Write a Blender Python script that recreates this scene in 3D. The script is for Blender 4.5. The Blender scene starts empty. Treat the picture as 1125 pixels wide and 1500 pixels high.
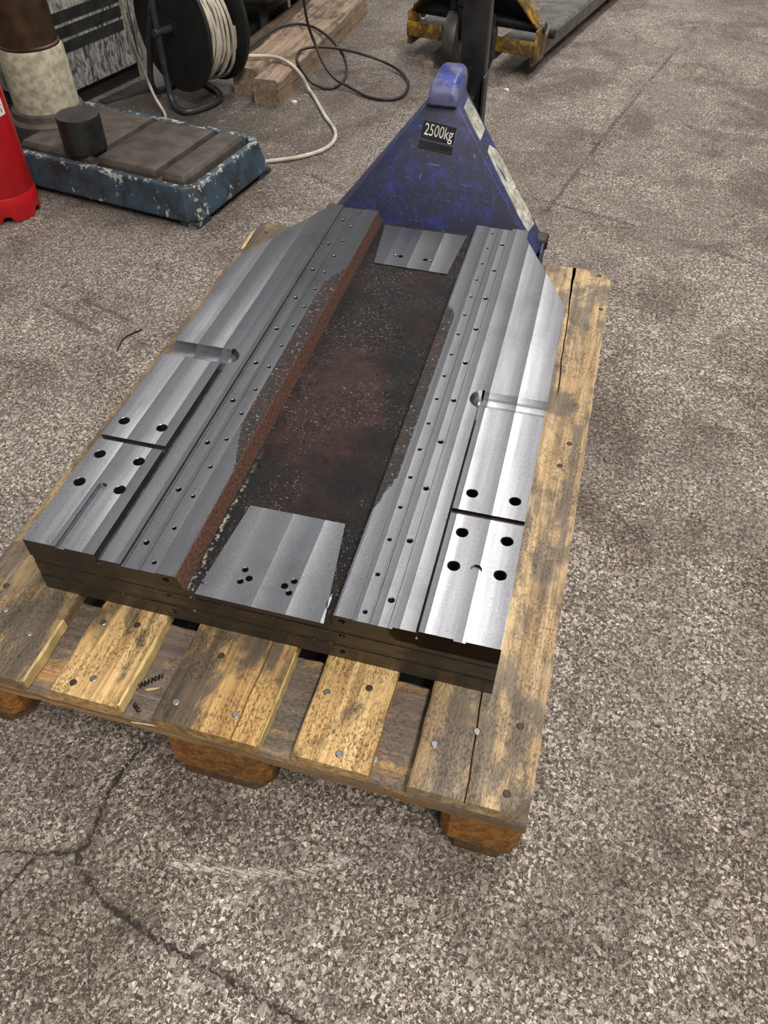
import bpy, bmesh, math, random
from mathutils import Vector, Matrix, Euler
random.seed(7)
S = bpy.context.scene
COL = S.collection
PI = math.pi

# ------------------------------------------------------------------ camera, world, lights, exposure
cam_d = bpy.data.cameras.new('camera'); cam = bpy.data.objects.new('camera', cam_d); COL.objects.link(cam)
cam.location = (0.725638, -0.360543, 1.024213)
cam.rotation_euler = Euler((0.735030, -0.004176, 0.270997), 'XYZ')
cam_d.sensor_fit = 'VERTICAL'; cam_d.sensor_height = 36.0
cam_d.lens = 1133.565 / 1500.0 * 36.0
cam_d.clip_start = 0.02; cam_d.clip_end = 60
S.camera = cam

W = bpy.data.worlds.new('hall_ambience'); S.world = W; W.use_nodes = True
W.node_tree.nodes['Background'].inputs[0].default_value = (0.86, 0.93, 1.0, 1)
W.node_tree.nodes['Background'].inputs[1].default_value = 0.26

def area(name, loc, sx, sy, power, col=(1, .96, .9), rot=(0, 0, 0)):
    d = bpy.data.lights.new(name, 'AREA'); d.shape = 'RECTANGLE'; d.size = sx; d.size_y = sy
    d.energy = power; d.color = col
    o = bpy.data.objects.new(name, d); COL.objects.link(o); o.location = loc; o.rotation_euler = rot
    return o
# rows of ceiling strip lamps of the hall, five metres up
area('hall_lamp', (1.3, 4.6, 5.0), 0.9, 6.0, 290, (1, .955, .90))
area('hall_lamp', (2.4, -2.6, 5.0), 0.6, 5.0, 470, (1, .95, .88))
area('hall_lamp', (-5.0, 6.5, 5.0), 0.6, 5.0, 230, (1, .955, .90))
vs = S.view_settings
vs.view_transform = 'Standard'; vs.look = 'None'; vs.gamma = 1.0; vs.use_curve_mapping = False
vs.exposure = 0.2

# ------------------------------------------------------------------ node helpers
class NT:
    def __init__(s, name):
        s.mat = bpy.data.materials.new(name); s.mat.use_nodes = True
        s.t = s.mat.node_tree; s.t.nodes.clear()
        s.out = s.t.nodes.new('ShaderNodeOutputMaterial')
        s.b = s.t.nodes.new('ShaderNodeBsdfPrincipled')
        s.t.links.new(s.b.outputs[0], s.out.inputs[0])
    def put(s, sock, v):
        if hasattr(v, 'is_output'): s.t.links.new(v, sock)
        elif v is not None:
            if sock.type == 'RGBA' and len(v) == 3: v = (*v, 1)
            sock.default_value = v
    def n(s, ty, **kw):
        nd = s.t.nodes.new(ty)
        for k, v in kw.items(): setattr(nd, k, v)
        return nd
    def m(s, op, a, b=None, c=None, clamp=False):
        nd = s.n('ShaderNodeMath', operation=op, use_clamp=clamp)
        s.put(nd.inputs[0], a)
        if b is not None: s.put(nd.inputs[1], b)
        if c is not None: s.put(nd.inputs[2], c)
        return nd.outputs[0]
    def vm(s, op, a, b=None, scale=None):
        nd = s.n('ShaderNodeVectorMath', operation=op)
        s.put(nd.inputs[0], a)
        if b is not None: s.put(nd.inputs[1], b)
        if scale is not None: s.put(nd.inputs['Scale'], scale)
        return nd.outputs['Value'] if op in ('DOT_PRODUCT', 'LENGTH', 'DISTANCE') else nd.outputs['Vector']
    def mix(s, f, a, b, mode='MIX'):
        nd = s.n('ShaderNodeMix', data_type='RGBA', blend_type=mode)
        s.put(nd.inputs[0], f); s.put(nd.inputs[6], a); s.put(nd.inputs[7], b)
        return nd.outputs[2]
    def ss(s, x, lo, hi):            # smoothstep
        nd = s.n('ShaderNodeMapRange', interpolation_type='SMOOTHSTEP')
        s.put(nd.inputs[0], x); s.put(nd.inputs[1], lo); s.put(nd.inputs[2], hi)
        return nd.outputs[0]
    def mr(s, x, lo, hi, a, b):
        nd = s.n('ShaderNodeMapRange'); s.put(nd.inputs[0], x)
        for i, v in enumerate((lo, hi, a, b)): s.put(nd.inputs[i + 1], v)
        return nd.outputs[0]
    def obj(s):
        return s.n('ShaderNodeTexCoord').outputs['Object']
    def seeded(s, k=37.0):
        r = s.n('ShaderNodeObjectInfo').outputs['Random']
        return s.vm('ADD', s.obj(), s.vm('SCALE', (1.0, .61, .37), scale=s.m('MULTIPLY', r, k))), r
    def noise(s, vec, scale=5.0, detail=4.0, rough=.55, dist=0.0, dims='3D'):
        nd = s.n('ShaderNodeTexNoise', noise_dimensions=dims)
        s.put(nd.inputs['Vector'], vec); nd.inputs['Scale'].default_value = scale
        nd.inputs['Detail'].default_value = detail; nd.inputs['Roughness'].default_value = rough
        nd.inputs['Distortion'].default_value = dist
        return nd.outputs['Fac']
    def sc(s, vec, v): return s.vm('MULTIPLY', vec, v)
    def xyz(s, vec):
        nd = s.n('ShaderNodeSeparateXYZ'); s.put(nd.inputs[0], vec); return nd.outputs
    def bump(s, h, strength=.3, dist=.01, normal=None):
        nd = s.n('ShaderNodeBump'); nd.inputs['Strength'].default_value = strength; nd.inputs['Distance'].default_value = dist
        s.put(nd.inputs['Height'], h)
        if normal is not None: s.put(nd.inputs['Normal'], normal)
        return nd.outputs[0]
    def fin(s, col=None, rough=None, metal=None, normal=None, spec=None):
        b = s.b.inputs
        if col is not None: s.put(b['Base Color'], col)
        if rough is not None: s.put(b['Roughness'], rough)
        if metal is not None: s.put(b['Metallic'], metal)
        if normal is not None: s.put(b['Normal'], normal)
        if spec is not None: s.put(b['Specular IOR Level'], spec)
        return s.mat

def polydist(t, P, segs):            # distance to a set of 2-D line segments on the floor
    best = None
    for (ax, ay), (bx_, by_) in segs:
        d = Vector((bx_ - ax, by_ - ay, 0)); L = d.length; d.normalize()
        q = t.vm('SUBTRACT', P, (ax, ay, 0))
        k = t.m('MINIMUM', t.m('MAXIMUM', t.vm('DOT_PRODUCT', q, tuple(d)), 0.0), L)
        e = t.vm('LENGTH', t.vm('SUBTRACT', q, t.vm('SCALE', tuple(d), scale=k)))
        best = e if best is None else t.m('MINIMUM', best, e)
    return best
def chain(p): return list(zip(p[:-1], p[1:]))

# ------------------------------------------------------------------ materials
def m_floor():
    t = NT('worn_concrete'); P = t.obj()
    flat = t.sc(P, (1, 1, 0))
    w = t.n('ShaderNodeTexNoise', noise_dimensions='2D'); t.put(w.inputs['Vector'], flat); w.inputs['Scale'].default_value = 130; w.inputs['Detail'].default_value = 2
    wo = t.vm('SUBTRACT', w.outputs['Color'], (.5, .5, .5))
    Pw = t.vm('ADD', flat, t.vm('SCALE', wo, scale=.013))
    v = t.n('ShaderNodeTexVoronoi', voronoi_dimensions='2D'); t.put(v.inputs['Vector'], Pw); v.inputs['Scale'].default_value = 92
    rnd, rnd2, _ = t.xyz(v.outputs['Color'])
    N2 = lambda sc, d, r=.55, ds=0.0, off=0.0: t.noise(t.vm('ADD', flat, (off, off * .7, 0)) if off else flat, sc, d, r, ds, '2D')
    big = N2(1.5, 4, .6); mid = N2(6.0, 5, .65, 0, 4.0); fine = N2(170, 3, .65)
    wear_pale = t.ss(t.m('ADD', t.m('MULTIPLY', big, .45), t.m('MULTIPLY', mid, .55)), .40, .60)
    # broad paler patch left of the pallet, broken up by noise
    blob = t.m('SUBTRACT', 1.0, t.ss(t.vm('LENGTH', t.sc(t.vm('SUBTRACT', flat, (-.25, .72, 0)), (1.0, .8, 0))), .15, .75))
    wear_pale = t.m('MAXIMUM', wear_pale, t.m('MULTIPLY', blob, t.mr(mid, .3, .6, .4, 1.0)))
    rad = t.mr(rnd, .20, 1.0, .10, .58)
    d = t.m('SUBTRACT', v.outputs['Distance'], rad)
    stone = t.m('SUBTRACT', 1.0, t.ss(d, -.09, .01))
    edge = t.m('MULTIPLY', t.ss(d, -.06, .02), t.m('SUBTRACT', 1.0, t.ss(d, .02, .14)))
    base = t.mix(t.ss(fine, .34, .66), (.096, .074, .060), (.245, .204, .171))
    base = t.mix(t.m('MULTIPLY', edge, .65), base, (.052, .040, .032))
    scol = t.mix(t.ss(rnd2, .1, .9), (.23, .190, .160), (.53, .465, .40))
    scol = t.mix(t.m('MULTIPLY', t.ss(fine, .45, .65), .45), scol, (.52, .47, .41))
    col = t.mix(t.m('MULTIPLY', stone, t.mr(wear_pale, 0, 1, .30, .80)), base, scol)
    fl_ = N2(210, 4, .68, .7)
    fleck = t.m('MULTIPLY', t.ss(fl_, .55, .62), t.mr(wear_pale, 0, 1, .40, 1.0))
    col = t.mix(fleck, col, (.76, .68, .60))
    dark = t.m('MULTIPLY', t.m('SUBTRACT', 1.0, t.ss(fl_, .36, .44)), t.m('SUBTRACT', 1.0, t.m('MULTIPLY', stone, .6)))
    col = t.mix(t.m('MULTIPLY', dark, .9), col, (.030, .023, .019))
    pit = t.ss(N2(38, 4, .6, .3, 7.0), .655, .70)
    col = t.mix(t.m('MULTIPLY', pit, .7), col, (.050, .040, .034))
    blot = t.ss(N2(3.6, 6, .68, .3, 2.0), .36, .56)
    col = t.mix(1.0, col, t.mix(blot, (.62, .58, .55), (1.0, 1.0, 1.0)), 'MULTIPLY')
    px, py, pz = t.xyz(P)
    oil = t.m('MULTIPLY', t.ss(t.m('ADD', py, t.m('MULTIPLY', mid, .5)), 1.25, 2.0), t.ss(t.m('SUBTRACT', t.m('MULTIPLY', mid, .7), px), .15, .95))
    col = t.mix(t.m('MULTIPLY', oil, .74), col, (.050, .039, .032))
    mk = polydist(t, t.vm('ADD', flat, t.vm('SCALE', wo, scale=.01)), [((-.463, .952), (-.278, .877)), ((-.39, .996), (-.237, .944))])
    col = t.mix(t.m('MULTIPLY', t.m('SUBTRACT', 1.0, t.ss(mk, .002, .012)), .6), col, (.06, .05, .042))
    # long pale scratches
    scr1 = polydist(t, t.vm('ADD', flat, t.vm('SCALE', wo, scale=.006)), chain([(.385, -.118), (.47, -.103), (.535, -.088), (.60, -.05)]))
    s1 = t.m('MULTIPLY', t.m('SUBTRACT', 1.0, t.ss(scr1, .001, .009)), t.ss(t.noise(t.sc(flat, (50, 520, 1)), 1, 1, .5, 0, '2D'), .44, .56))
    col = t.mix(t.m('MULTIPLY', s1, .65), col, (.66, .61, .55))
    def rot2(ang):
        nd = t.n('ShaderNodeVectorRotate', rotation_type='Z_AXIS'); t.put(nd.inputs['Vector'], Pw); nd.inputs['Angle'].default_value = ang; return nd.outputs[0]
    a = t.noise(t.sc(rot2(.55), (24, 260, 1)), 1, 1, .5, .3, '2D'); b = t.noise(t.sc(rot2(-1.0), (20, 240, 1)), 1, 1, .5, .3, '2D')
    sl = t.m('MULTIPLY', t.m('MAXIMUM', t.ss(a, .73, .77), t.ss(b, .74, .78)), t.mr(big, .4, .6, .2, 1.0))
    col = t.mix(t.m('MULTIPLY', sl, .6), col, (.58, .53, .48))
    # cracks and slab joints
    Pc = t.vm('ADD', flat, t.vm('SCALE', wo, scale=.013))
    segs = (chain([(.300, .07), (.266, -.015), (.263, -.065), (.271, -.127), (.250, -.141)]) + chain([(.262, -.137), (.273, -.152), (.322, -.180), (.396, -.199), (.509, -.218), (.66, -.245)])
            + chain([(.25, -.141), (.215, -.153), (.204, -.188), (.19, -.24)]) + chain([(.215, -.153), (.182, -.156), (.12, -.19)]))
    cd = polydist(t, Pc, segs)
    wid = t.mr(N2(34, 2), .3, .7, .0022, .0062)
    crack = t.m('SUBTRACT', 1.0, t.ss(cd, t.m('MULTIPLY', wid, .3), wid))
    halo = t.m('SUBTRACT', 1.0, t.ss(cd, .002, .020))
    jd = polydist(t, t.vm('ADD', flat, t.vm('SCALE', wo, scale=.03)), chain([(1.0, 3.5), (.749, 2.396), (.613, 1.728)]) + chain([(.56, 1.80), (.906, 1.70), (1.25, 1.56)]) + chain([(-.21, 1.83), (.1, 1.66)]))
    joint = t.m('MULTIPLY', t.m('SUBTRACT', 1.0, t.ss(jd, .002, .010)), t.ss(mid, .36, .52))
    col = t.mix(t.m('MULTIPLY', halo, .35), col, (.08, .064, .054))
    col = t.mix(t.m('MAXIMUM', t.m('MULTIPLY', crack, .97), t.m('MULTIPLY', joint, .7)), col, (.024, .019, .017))
    h = t.m('ADD', t.m('MULTIPLY', fine, .8), t.m('MULTIPLY', fl_, 1.2))
    return t.fin(col, t.mr(mid, .35, .65, .58, .44), 0.0, t.bump(h, .75, .005), .45)

def m_wood(name, light, mid, grey, greyamt, fleck, dark=(.022, .017, .013), rough=.75, streak=.4):
    t = NT(name); P, r = t.seeded()
    g = t.noise(t.sc(P, (95, 3.0, 95)), 1, 5, .65)
    ring = t.noise(t.sc(P, (14, .7, 14)), 1, 3, .5, .6)
    ringl = t.m('PINGPONG', t.m('MULTIPLY', ring, 8.0), .5)
    col = t.mix(t.ss(g, .34, .66), mid, light)
    col = t.mix(t.m('MULTIPLY', t.ss(ringl, .30, .48), .5), col, tuple(.55 * c for c in mid))
    blot = t.noise(t.sc(P, (11, 6, 11)), 1, 6, .68, .4)
    st = t.m('ADD', t.m('MULTIPLY', blot, .7), t.m('MULTIPLY', t.noise(t.sc(P, (55, 3, 55)), 1, 4, .6), .3))
    lo = .70 - .36 * greyamt
    s = t.ss(st, lo, lo + .10)
    sawn = t.m('LESS_THAN', t.xyz(t.n('ShaderNodeNewGeometry').outputs['Normal'])[2], .5)      # sawn edges weather less than the deck faces
    s = t.m('MULTIPLY', s, t.m('SUBTRACT', 1.0, t.m('MULTIPLY', sawn, .7)))
    col = t.mix(t.m('MULTIPLY', s, .88), col, t.mix(t.ss(g, .3, .7), tuple(.62 * c for c in grey), grey))
    d2 = t.ss(t.m('ADD', t.m('MULTIPLY', t.noise(t.sc(P, (60, 2.2, 60)), 1, 4, .6), .55), t.m('MULTIPLY', blot, .45)), .54, .66)
    col = t.mix(t.m('MULTIPLY', d2, streak), col, dark)
    f = t.noise(t.sc(P, (420, 190, 420)), 1, 4, .72, .2)
    f = t.m('MULTIPLY', t.ss(f, .50, .66), t.ss(t.noise(P, 13, 4, .6), .36, .60))
    col = t.mix(t.m('MULTIPLY', f, fleck), col, dark)
    h = t.m('ADD', g, t.m('MULTIPLY', f, -1.0))
    return t.fin(col, rough, 0, t.bump(h, .55, .004), .3)

def m_steel(name, base=(.198, .201, .216), rough=.36, cast=False, wl=.036, slope=.085):
    """face-milled steel: every pass leaves a very shallow dish; cast=True keeps the unmilled black skin in ragged patches"""
    t = NT(name); P = t.obj(); x, y, z = t.xyz(P)
    N = t.xyz(t.n('ShaderNodeNewGeometry').outputs['Normal'])
    up = t.m('ABSOLUTE', N[2])
    front = t.m('GREATER_THAN', t.m('ABSOLUTE', N[1]), .8)
    pores = t.ss(t.noise(P, 300, 2, .5), .69, .75)
    var = t.noise(t.sc(P, (48, 2.0, 48)), 1, 4, .6)
    grain = t.noise(t.sc(P, (520, 300, 520)), 1, 3, .7)
    col = t.mix(t.ss(var, .3, .7), tuple(c * .80 for c in base), tuple(min(1, c * 1.22) for c in base))
    col = t.mix(t.m('MULTIPLY', t.ss(t.noise(P, 10, 5, .65), .48, .68), .4), col, tuple(c * .62 for c in base))
    col = t.mix(t.m('MULTIPLY', t.ss(grain, .48, .70), .45), col, tuple(min(1, c * 1.6) for c in base))
    u = t.m('SUBTRACT', t.m('FRACT', t.m('ADD', t.m('DIVIDE', x, wl), t.m('MULTIPLY', t.noise(t.sc(P, (0, .8, 0)), 1, 2), .25))), .5)
    h = t.m('ADD', t.m('MULTIPLY', t.m('MULTIPLY', u, u), slope * wl), t.m('MULTIPLY', grain, .00009))
    rg = t.mr(var, .3, .7, rough + .06, rough - .05)
    nrm = t.bump(h, 1.0, 1.0)
    metal = 1.0
    col = t.mix(t.m('MULTIPLY', pores, t.mr(up, .3, .7, 0, .75)), col, (.03, .03, .03))
    ragf = t.m('ADD', t.m('ADD', x, t.m('MULTIPLY', z, .5)), t.m('MULTIPLY', t.m('SUBTRACT', t.noise(P, 70, 3, .65), .5), .05))
    unm = t.m('MULTIPLY', front, t.ss(ragf, .532, .54))          # unmilled brown skin on the right end of the front
    col = t.mix(front, col, t.mix(unm, (.115, .102, .086), (.030, .018, .013)))
    rg = t.mix(front, rg, (.52, .52, .52))
    if cast:
        # black cast skin left on the inner strips of the rails, rust on the slope into the channel
        rag = t.m('MULTIPLY', t.m('SUBTRACT', t.noise(P, 140, 3, .7), .5), .05)
        yr = t.m('ADD', y, rag)
        xl = t.m('SUBTRACT', x, .1878)
        left = t.m('MULTIPLY', t.m('MULTIPLY', t.m('GREATER_THAN', xl, 0.0), t.m('LESS_THAN', x, .3)),
                   t.m('MULTIPLY', t.ss(t.m('ADD', yr, t.m('MULTIPLY', xl, 3.6)), .292, .305), t.m('SUBTRACT', 1.0, t.ss(t.m('SUBTRACT', yr, t.m('MULTIPLY', xl, 2.6)), .698, .710))))
        xr = t.m('SUBTRACT', x, .4265)
        edge = t.m('LESS_THAN', t.m('ADD', x, t.m('MULTIPLY', rag, .05)), .4448)
        right = t.m('MULTIPLY', t.m('MULTIPLY', edge, t.m('GREATER_THAN', x, .3)),
                    t.m('MULTIPLY', t.ss(t.m('SUBTRACT', yr, t.m('MULTIPLY', xr, 4.0)), .172, .182), t.m('SUBTRACT', 1.0, t.ss(t.m('ADD', yr, t.m('MULTIPLY', xr, 1.6)), .690, .698))))
        top = t.m('MULTIPLY', t.m('MAXIMUM', left, right), t.m('GREATER_THAN', up, .95))
        slope_ = t.m('MULTIPLY', t.m('LESS_THAN', up, .93), t.m('MULTIPLY', t.m('GREATER_THAN', x, .2085), t.m('LESS_THAN', x, .4272)))
        slope_ = t.m('MULTIPLY', slope_, t.m('SUBTRACT', 1.0, front))
        mask = t.m('MAXIMUM', top, slope_)
        rust = t.m('MULTIPLY', slope_, t.m('LESS_THAN', x, .3))
        lump = t.noise(P, 190, 4, .65)
        skin = t.mix(t.ss(t.noise(P, 14, 4), .38, .62), (.008, .006, .006), (.024, .009, .007))
        skin = t.mix(t.m('MULTIPLY', t.ss(lump, .60, .66), .7), skin, (.34, .32, .31))  # pale glints on the lumps, put into the skin colour
        skin = t.mix(rust, skin, t.mix(t.ss(lump, .35, .65), (.055, .022, .013), (.105, .046, .028)))
        col = t.mix(mask, col, skin)
        metal = t.m('SUBTRACT', 1.0, mask)
        rg = t.mix(mask, rg, t.mix(rust, (.34, .34, .34), (.65, .65, .65)))
        nrm = t.bump(t.m('MULTIPLY', mask, lump), .8, .005, nrm)
    return t.fin(col, rg, metal, nrm)

def m_channel():
    t = NT('black_cast_skin'); P = t.obj(); x, y, z = t.xyz(P)
    lump = t.noise(P, 210, 5, .68); lump2 = t.noise(P, 38, 4, .6, .8)
    N = t.xyz(t.n('ShaderNodeNewGeometry').outputs['Normal'])
    blk = t.mix(t.ss(t.noise(P, 12, 4), .4, .62), (.0075, .007, .007), (.018, .0095, .008))
    red = t.mix(t.ss(lump2, .4, .65), (.030, .014, .012), (.048, .022, .019))
    wv = t.m('ADD', t.m('MULTIPLY', t.m('SUBTRACT', t.noise(P, 14, 4), .5), .34), t.vm('LENGTH', t.sc(t.vm('SUBTRACT', P, (.305, .42, 0)), (1.6, .80, 0))))
    col = t.mix(t.m('SUBTRACT', 1.0, t.ss(wv, .07, .16)), blk, red)
    glint_speck = t.m('MULTIPLY', t.ss(t.noise(P, 240, 3, .68), .60, .66), t.ss(t.noise(P, 8, 4), .40, .56))  # pale specks painted in for lamp glints on the lumpy skin
    col = t.mix(t.m('MULTIPLY', glint_speck, .75), col, (.34, .32, .31))
    # weld-like pale seam at the foot of the rust wall
    seam = t.m('MULTIPLY', t.m('SUBTRACT', 1.0, t.ss(t.m('ABSOLUTE', t.m('SUBTRACT', x, t.m('ADD', .2285, t.m('MULTIPLY', t.m('SUBTRACT', t.noise(P, 60, 3), .5), .008)))), .0008, .004)), t.ss(t.noise(P, 130, 4, .6), .48, .58))
    seam = t.m('MULTIPLY', seam, t.m('SUBTRACT', 1.0, t.ss(y, .10, .30)))
    col = t.mix(seam, col, (.40, .38, .34))
    # machined front and side faces of the block: dull brown-grey, unmilled paint on the right end
    side = t.m('LESS_THAN', N[2], .5)
    fr = t.mix(t.ss(t.noise(t.sc(P, (30, 30, 90)), 1, 4), .35, .65), (.085, .073, .058), (.120, .104, .085))
    ragx = t.m('ADD', x, t.m('MULTIPLY', t.m('SUBTRACT', t.noise(P, 70, 4, .65), .5), .10))
    unm = t.m('MULTIPLY', t.ss(t.m('ADD', ragx, t.m('MULTIPLY', t.m('SUBTRACT', z, .185), .9)), .485, .505), t.ss(t.m('ADD', z, t.m('MULTIPLY', t.m('SUBTRACT', x, .5), .25)), .178, .192))
    fr2 = t.mix(unm, fr, (.022, .012, .008))
    col = t.mix(side, col, fr2)
    rough = t.mix(side, t.mr(lump2, .3, .7, .24, .46), (.42, .42, .42))
    metal = t.m('MULTIPLY', side, t.m('SUBTRACT', .8, t.m('MULTIPLY', unm, .8)))
    h = t.m('MULTIPLY', t.m('ADD', t.m('MULTIPLY', lump, .8), t.m('MULTIPLY', lump2, .8)), t.m('SUBTRACT', 1.0, side))
    return t.fin(col, rough, metal, t.bump(h, 1.0, .008))

def m_paint(name, base, dirt, chip, dirtamt=.5, chipamt=.3, rough=.42, sc=1.0, scratch=.4):
    t = NT(name); P, r = t.seeded()
    d = t.m('ADD', t.m('MULTIPLY', t.noise(P, 7 * sc, 6, .65, .4), .7), t.m('MULTIPLY', t.noise(P, 40 * sc, 4, .6), .3))
    lo = .66 - .34 * dirtamt
    v = t.mix(t.ss(t.noise(P, 18 * sc, 3), .35, .65), tuple(c * .7 for c in base), tuple(min(1, c * 1.2) for c in base))
    col = t.mix(t.m('MULTIPLY', t.ss(d, lo, lo + .2), .85), v, dirt)
    s1 = t.ss(t.noise(t.sc(P, (26, 300, 160)), 1, 2, .5, .3), .68, .73)
    s2 = t.ss(t.noise(t.sc(P, (210, 200, 18)), 1, 2, .5, .3), .68, .73)
    s3 = t.ss(t.noise(t.vm('ADD', P, t.sc(t.vm('MULTIPLY', P, (0, 0, 1)), (1, 1, 1))), 34 * sc, 5, .7), .70 - .1 * chipamt, .73 - .1 * chipamt)
    col = t.mix(t.m('MULTIPLY', t.m('MAXIMUM', s1, s2), scratch), col, tuple(min(1, c * 2.2 + .05) for c in base))
    col = t.mix(t.m('MULTIPLY', s3, chipamt * 2, clamp=True), col, chip)
    return t.fin(col, t.mr(d, .3, .7, rough - .08, rough + .2), 0.0, t.bump(t.m('ADD', t.m('MULTIPLY', t.noise(P, 60, 3), .6), t.m('MULTIPLY', s3, -.5)), .25, .004), .5)

def m_plain(name, col, rough=.5, metal=0.0, var=.25, bscale=80, bstr=.15, spec=.5):
    t = NT(name); P, r = t.seeded()
    n1 = t.noise(P, 22, 5, .6)
    c = t.mix(t.ss(n1, .3, .7), tuple(x * (1 - var) for x in col), tuple(min(1, x * (1 + var)) for x in col))
    return t.fin(c, t.mr(n1, .3, .7, max(.05, rough - .08), min(1, rough + .1)), metal, t.bump(t.noise(P, bscale, 4), bstr, .003), spec)

def m_castblue():
    t = NT('chipped_blue_grey_paint'); P = t.obj(); x, y, z = t.xyz(P)
    n1 = t.noise(P, 14, 6, .68, .5); n2 = t.noise(t.sc(P, (30, 30, 16)), 1, 5, .7, .6); n3 = t.noise(P, 60, 4, .65)
    col = t.mix(t.ss(n1, .36, .60), (.020, .022, .026), (.034, .060, .088))
    edge = t.m('MAXIMUM', t.ss(z, .084, .098), t.m('MULTIPLY', t.ss(x, -.050, -.020), t.ss(t.m('SUBTRACT', .05, y), .0, .03)))
    ch = t.ss(t.m('ADD', t.m('MULTIPLY', n2, .6), t.m('ADD', t.m('MULTIPLY', n3, .4), t.m('MULTIPLY', edge, .065))), .585, .62)
    col = t.mix(t.m('MULTIPLY', ch, .85), col, t.mix(t.ss(n3, .4, .6), (.10, .11, .11), (.40, .41, .37)))
    return t.fin(col, .52, 0, t.bump(t.m('ADD', n3, t.m('MULTIPLY', ch, -.5)), .3, .004))

def m_cabinet():
    t = NT('blistered_grey_paint'); P = t.obj()
    a = t.noise(t.sc(P, (50, 50, 16)), 1, 5, .65, 1.6); b = t.noise(t.sc(P, (120, 120, 50)), 1, 3, .6, .5)
    k = t.m('ADD', t.m('MULTIPLY', a, .7), t.m('MULTIPLY', b, .3))
    col = t.mix(t.ss(k, .38, .62), (.055, .055, .052), (.46, .45, .43))
    return t.fin(col, .45, 0, t.bump(k, .6, .008))

M = {}
M['floor'] = m_floor()
M['wood_tan'] = m_wood('rough_sawn_tan_wood', (.62, .43, .20), (.38, .225, .085), (.115, .088, .062), .50, .80, streak=.55)
M['wood_gold'] = m_wood('golden_stained_wood', (.52, .33, .13), (.29, .165, .06), (.085, .070, .058), .74, .65, streak=.80)
M['wood_brown'] = m_wood('weathered_brown_wood', (.53, .385, .22), (.34, .23, .125), (.165, .138, .112), .68, .45, streak=.45)
M['wood_grey'] = m_wood('greyed_cross_board_wood', (.44, .27, .115), (.25, .145, .06), (.125, .108, .098), .86, .35, streak=.3)
M['wood_grimy_shaded'] = m_wood('grimy_shaded_brown_wood', (.34, .235, .12), (.22, .145, .075), (.105, .086, .068), .80, .5, streak=.6)  # left deck board: oily grime, plus its shadow put into the darker tone
M['wood_skid'] = m_wood('dark_dirty_skid_wood', (.15, .085, .035), (.09, .05, .022), (.045, .034, .026), .7, .6)
M['wood_block'] = m_wood('orange_chip_block_wood', (.36, .165, .040), (.19, .078, .018), (.060, .038, .022), .5, .9)
M['wood_beam'] = m_wood('old_timber_wood', (.36, .265, .19), (.23, .16, .11), (.125, .095, .072), .60, .35)
M['wood_dark'] = m_wood('dark_log_wood', (.10, .06, .038), (.06, .035, .022), (.04, .03, .024), .6, .3)
M['wood_fresh'] = m_plain('fresh_splinter_wood', (.46, .33, .14), .6)
M['nail'] = m_plain('dull_nail_steel', (.24, .235, .23), .45, .9)
M['nail_rust'] = m_plain('rusty_nail_steel', (.055, .04, .032), .6, .6)
M['steel'] = m_steel('milled_steel', wl=.0455)
M['steel_rail'] = m_steel('milled_rail_steel', (.182, .185, .197), .36, True, .027, .05)
M['steel_pad'] = m_steel('milled_pad_steel', (.255, .258, .272), .34, False, .046)
M['channel'] = m_channel()
M['gap'] = m_plain('rough_black_groove', (.05, .045, .042), .5, .5, .6, 300, .6)
M['jack_blue'] = m_paint('scuffed_blue_paint', (.030, .040, .165), (.026, .025, .038), (.10, .11, .18), .88, .6, .48, 3.4, .7)
M['jack_cap'] = m_paint('worn_blue_paint_with_sheen', (.035, .055, .25), (.15, .15, .21), (.34, .34, .42), .72, .4, .36, 2.6, .5)  # cap: the light it reflects is put into a paler lilac tone
M['jack_yellow'] = m_paint('chipped_yellow_paint', (.42, .23, .018), (.025, .022, .018), (.06, .05, .04), .86, .7, .45, 2.8, .3)
M['black_metal'] = m_plain('black_painted_steel', (.012, .012, .013), .42, 0, .4)
M['dark_metal'] = m_plain('dark_oily_steel', (.075, .068, .062), .36, .7, .35)
M['fork_worn'] = m_paint('worn_fork_steel', (.10, .095, .088), (.035, .032, .03), (.28, .27, .25), .5, .5, .38, 1.5, .6)
M['rubber'] = m_plain('dark_rubber_wheel', (.045, .044, .043), .5, 0, .45, 40, .4)
M['sticker'] = m_paint('torn_white_sticker', (.44, .43, .35), (.20, .19, .19), (.05, .05, .08), .72, .9, .5, 3.2, .3)
M['cast_blue'] = m_castblue()
M['table_iron'] = m_plain('brown_grey_cast_iron', (.082, .068, .057), .55, .3, .25, 120, .2)
M['rust'] = m_plain('red_rust', (.085, .030, .020), .7)
M['cream'] = m_paint('speckled_cream_paint', (.40, .365, .27), (.20, .165, .115), (.045, .035, .025), .40, .40, .5, 2.4, .15)
M['brown_col'] = m_plain('brown_oiled_column', (.062, .036, .020), .42, .5, .3)
M['bar'] = m_plain('dark_turned_bar', (.040, .042, .041), .42, .75, .2)
M['bar_top'] = m_plain('sawn_bar_end', (.062, .058, .055), .5, .6, .2)
M['red'] = m_plain('red_gloss_paint', (.42, .006, .010), .32, 0, .12, 20, .05)
M['label'] = m_plain('white_label', (.70, .68, .64), .6, 0, .05)
M['ink'] = m_plain('black_ink', (.02, .02, .02), .6, 0, .05)
M['white_ink'] = m_plain('white_relief_lettering', (.62, .61, .57), .5, 0, .25)
M['cabinet'] = m_cabinet()
M['vent'] = m_plain('dark_vent_slit', (.010, .010, .010), .7)
M['plastic'] = m_plain('black_plastic', (.010, .010, .0105), .5, 0, .2, 30, .05)
M['tube'] = m_plain('dark_grey_tube', (.040, .041, .044), .38, .2)
M['cable_cream'] = m_plain('dirty_cream_cable', (.46, .42, .34), .5, 0, .25)
M['cable_black'] = m_plain('black_cable', (.020, .019, .018), .5, 0, .3)
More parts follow.
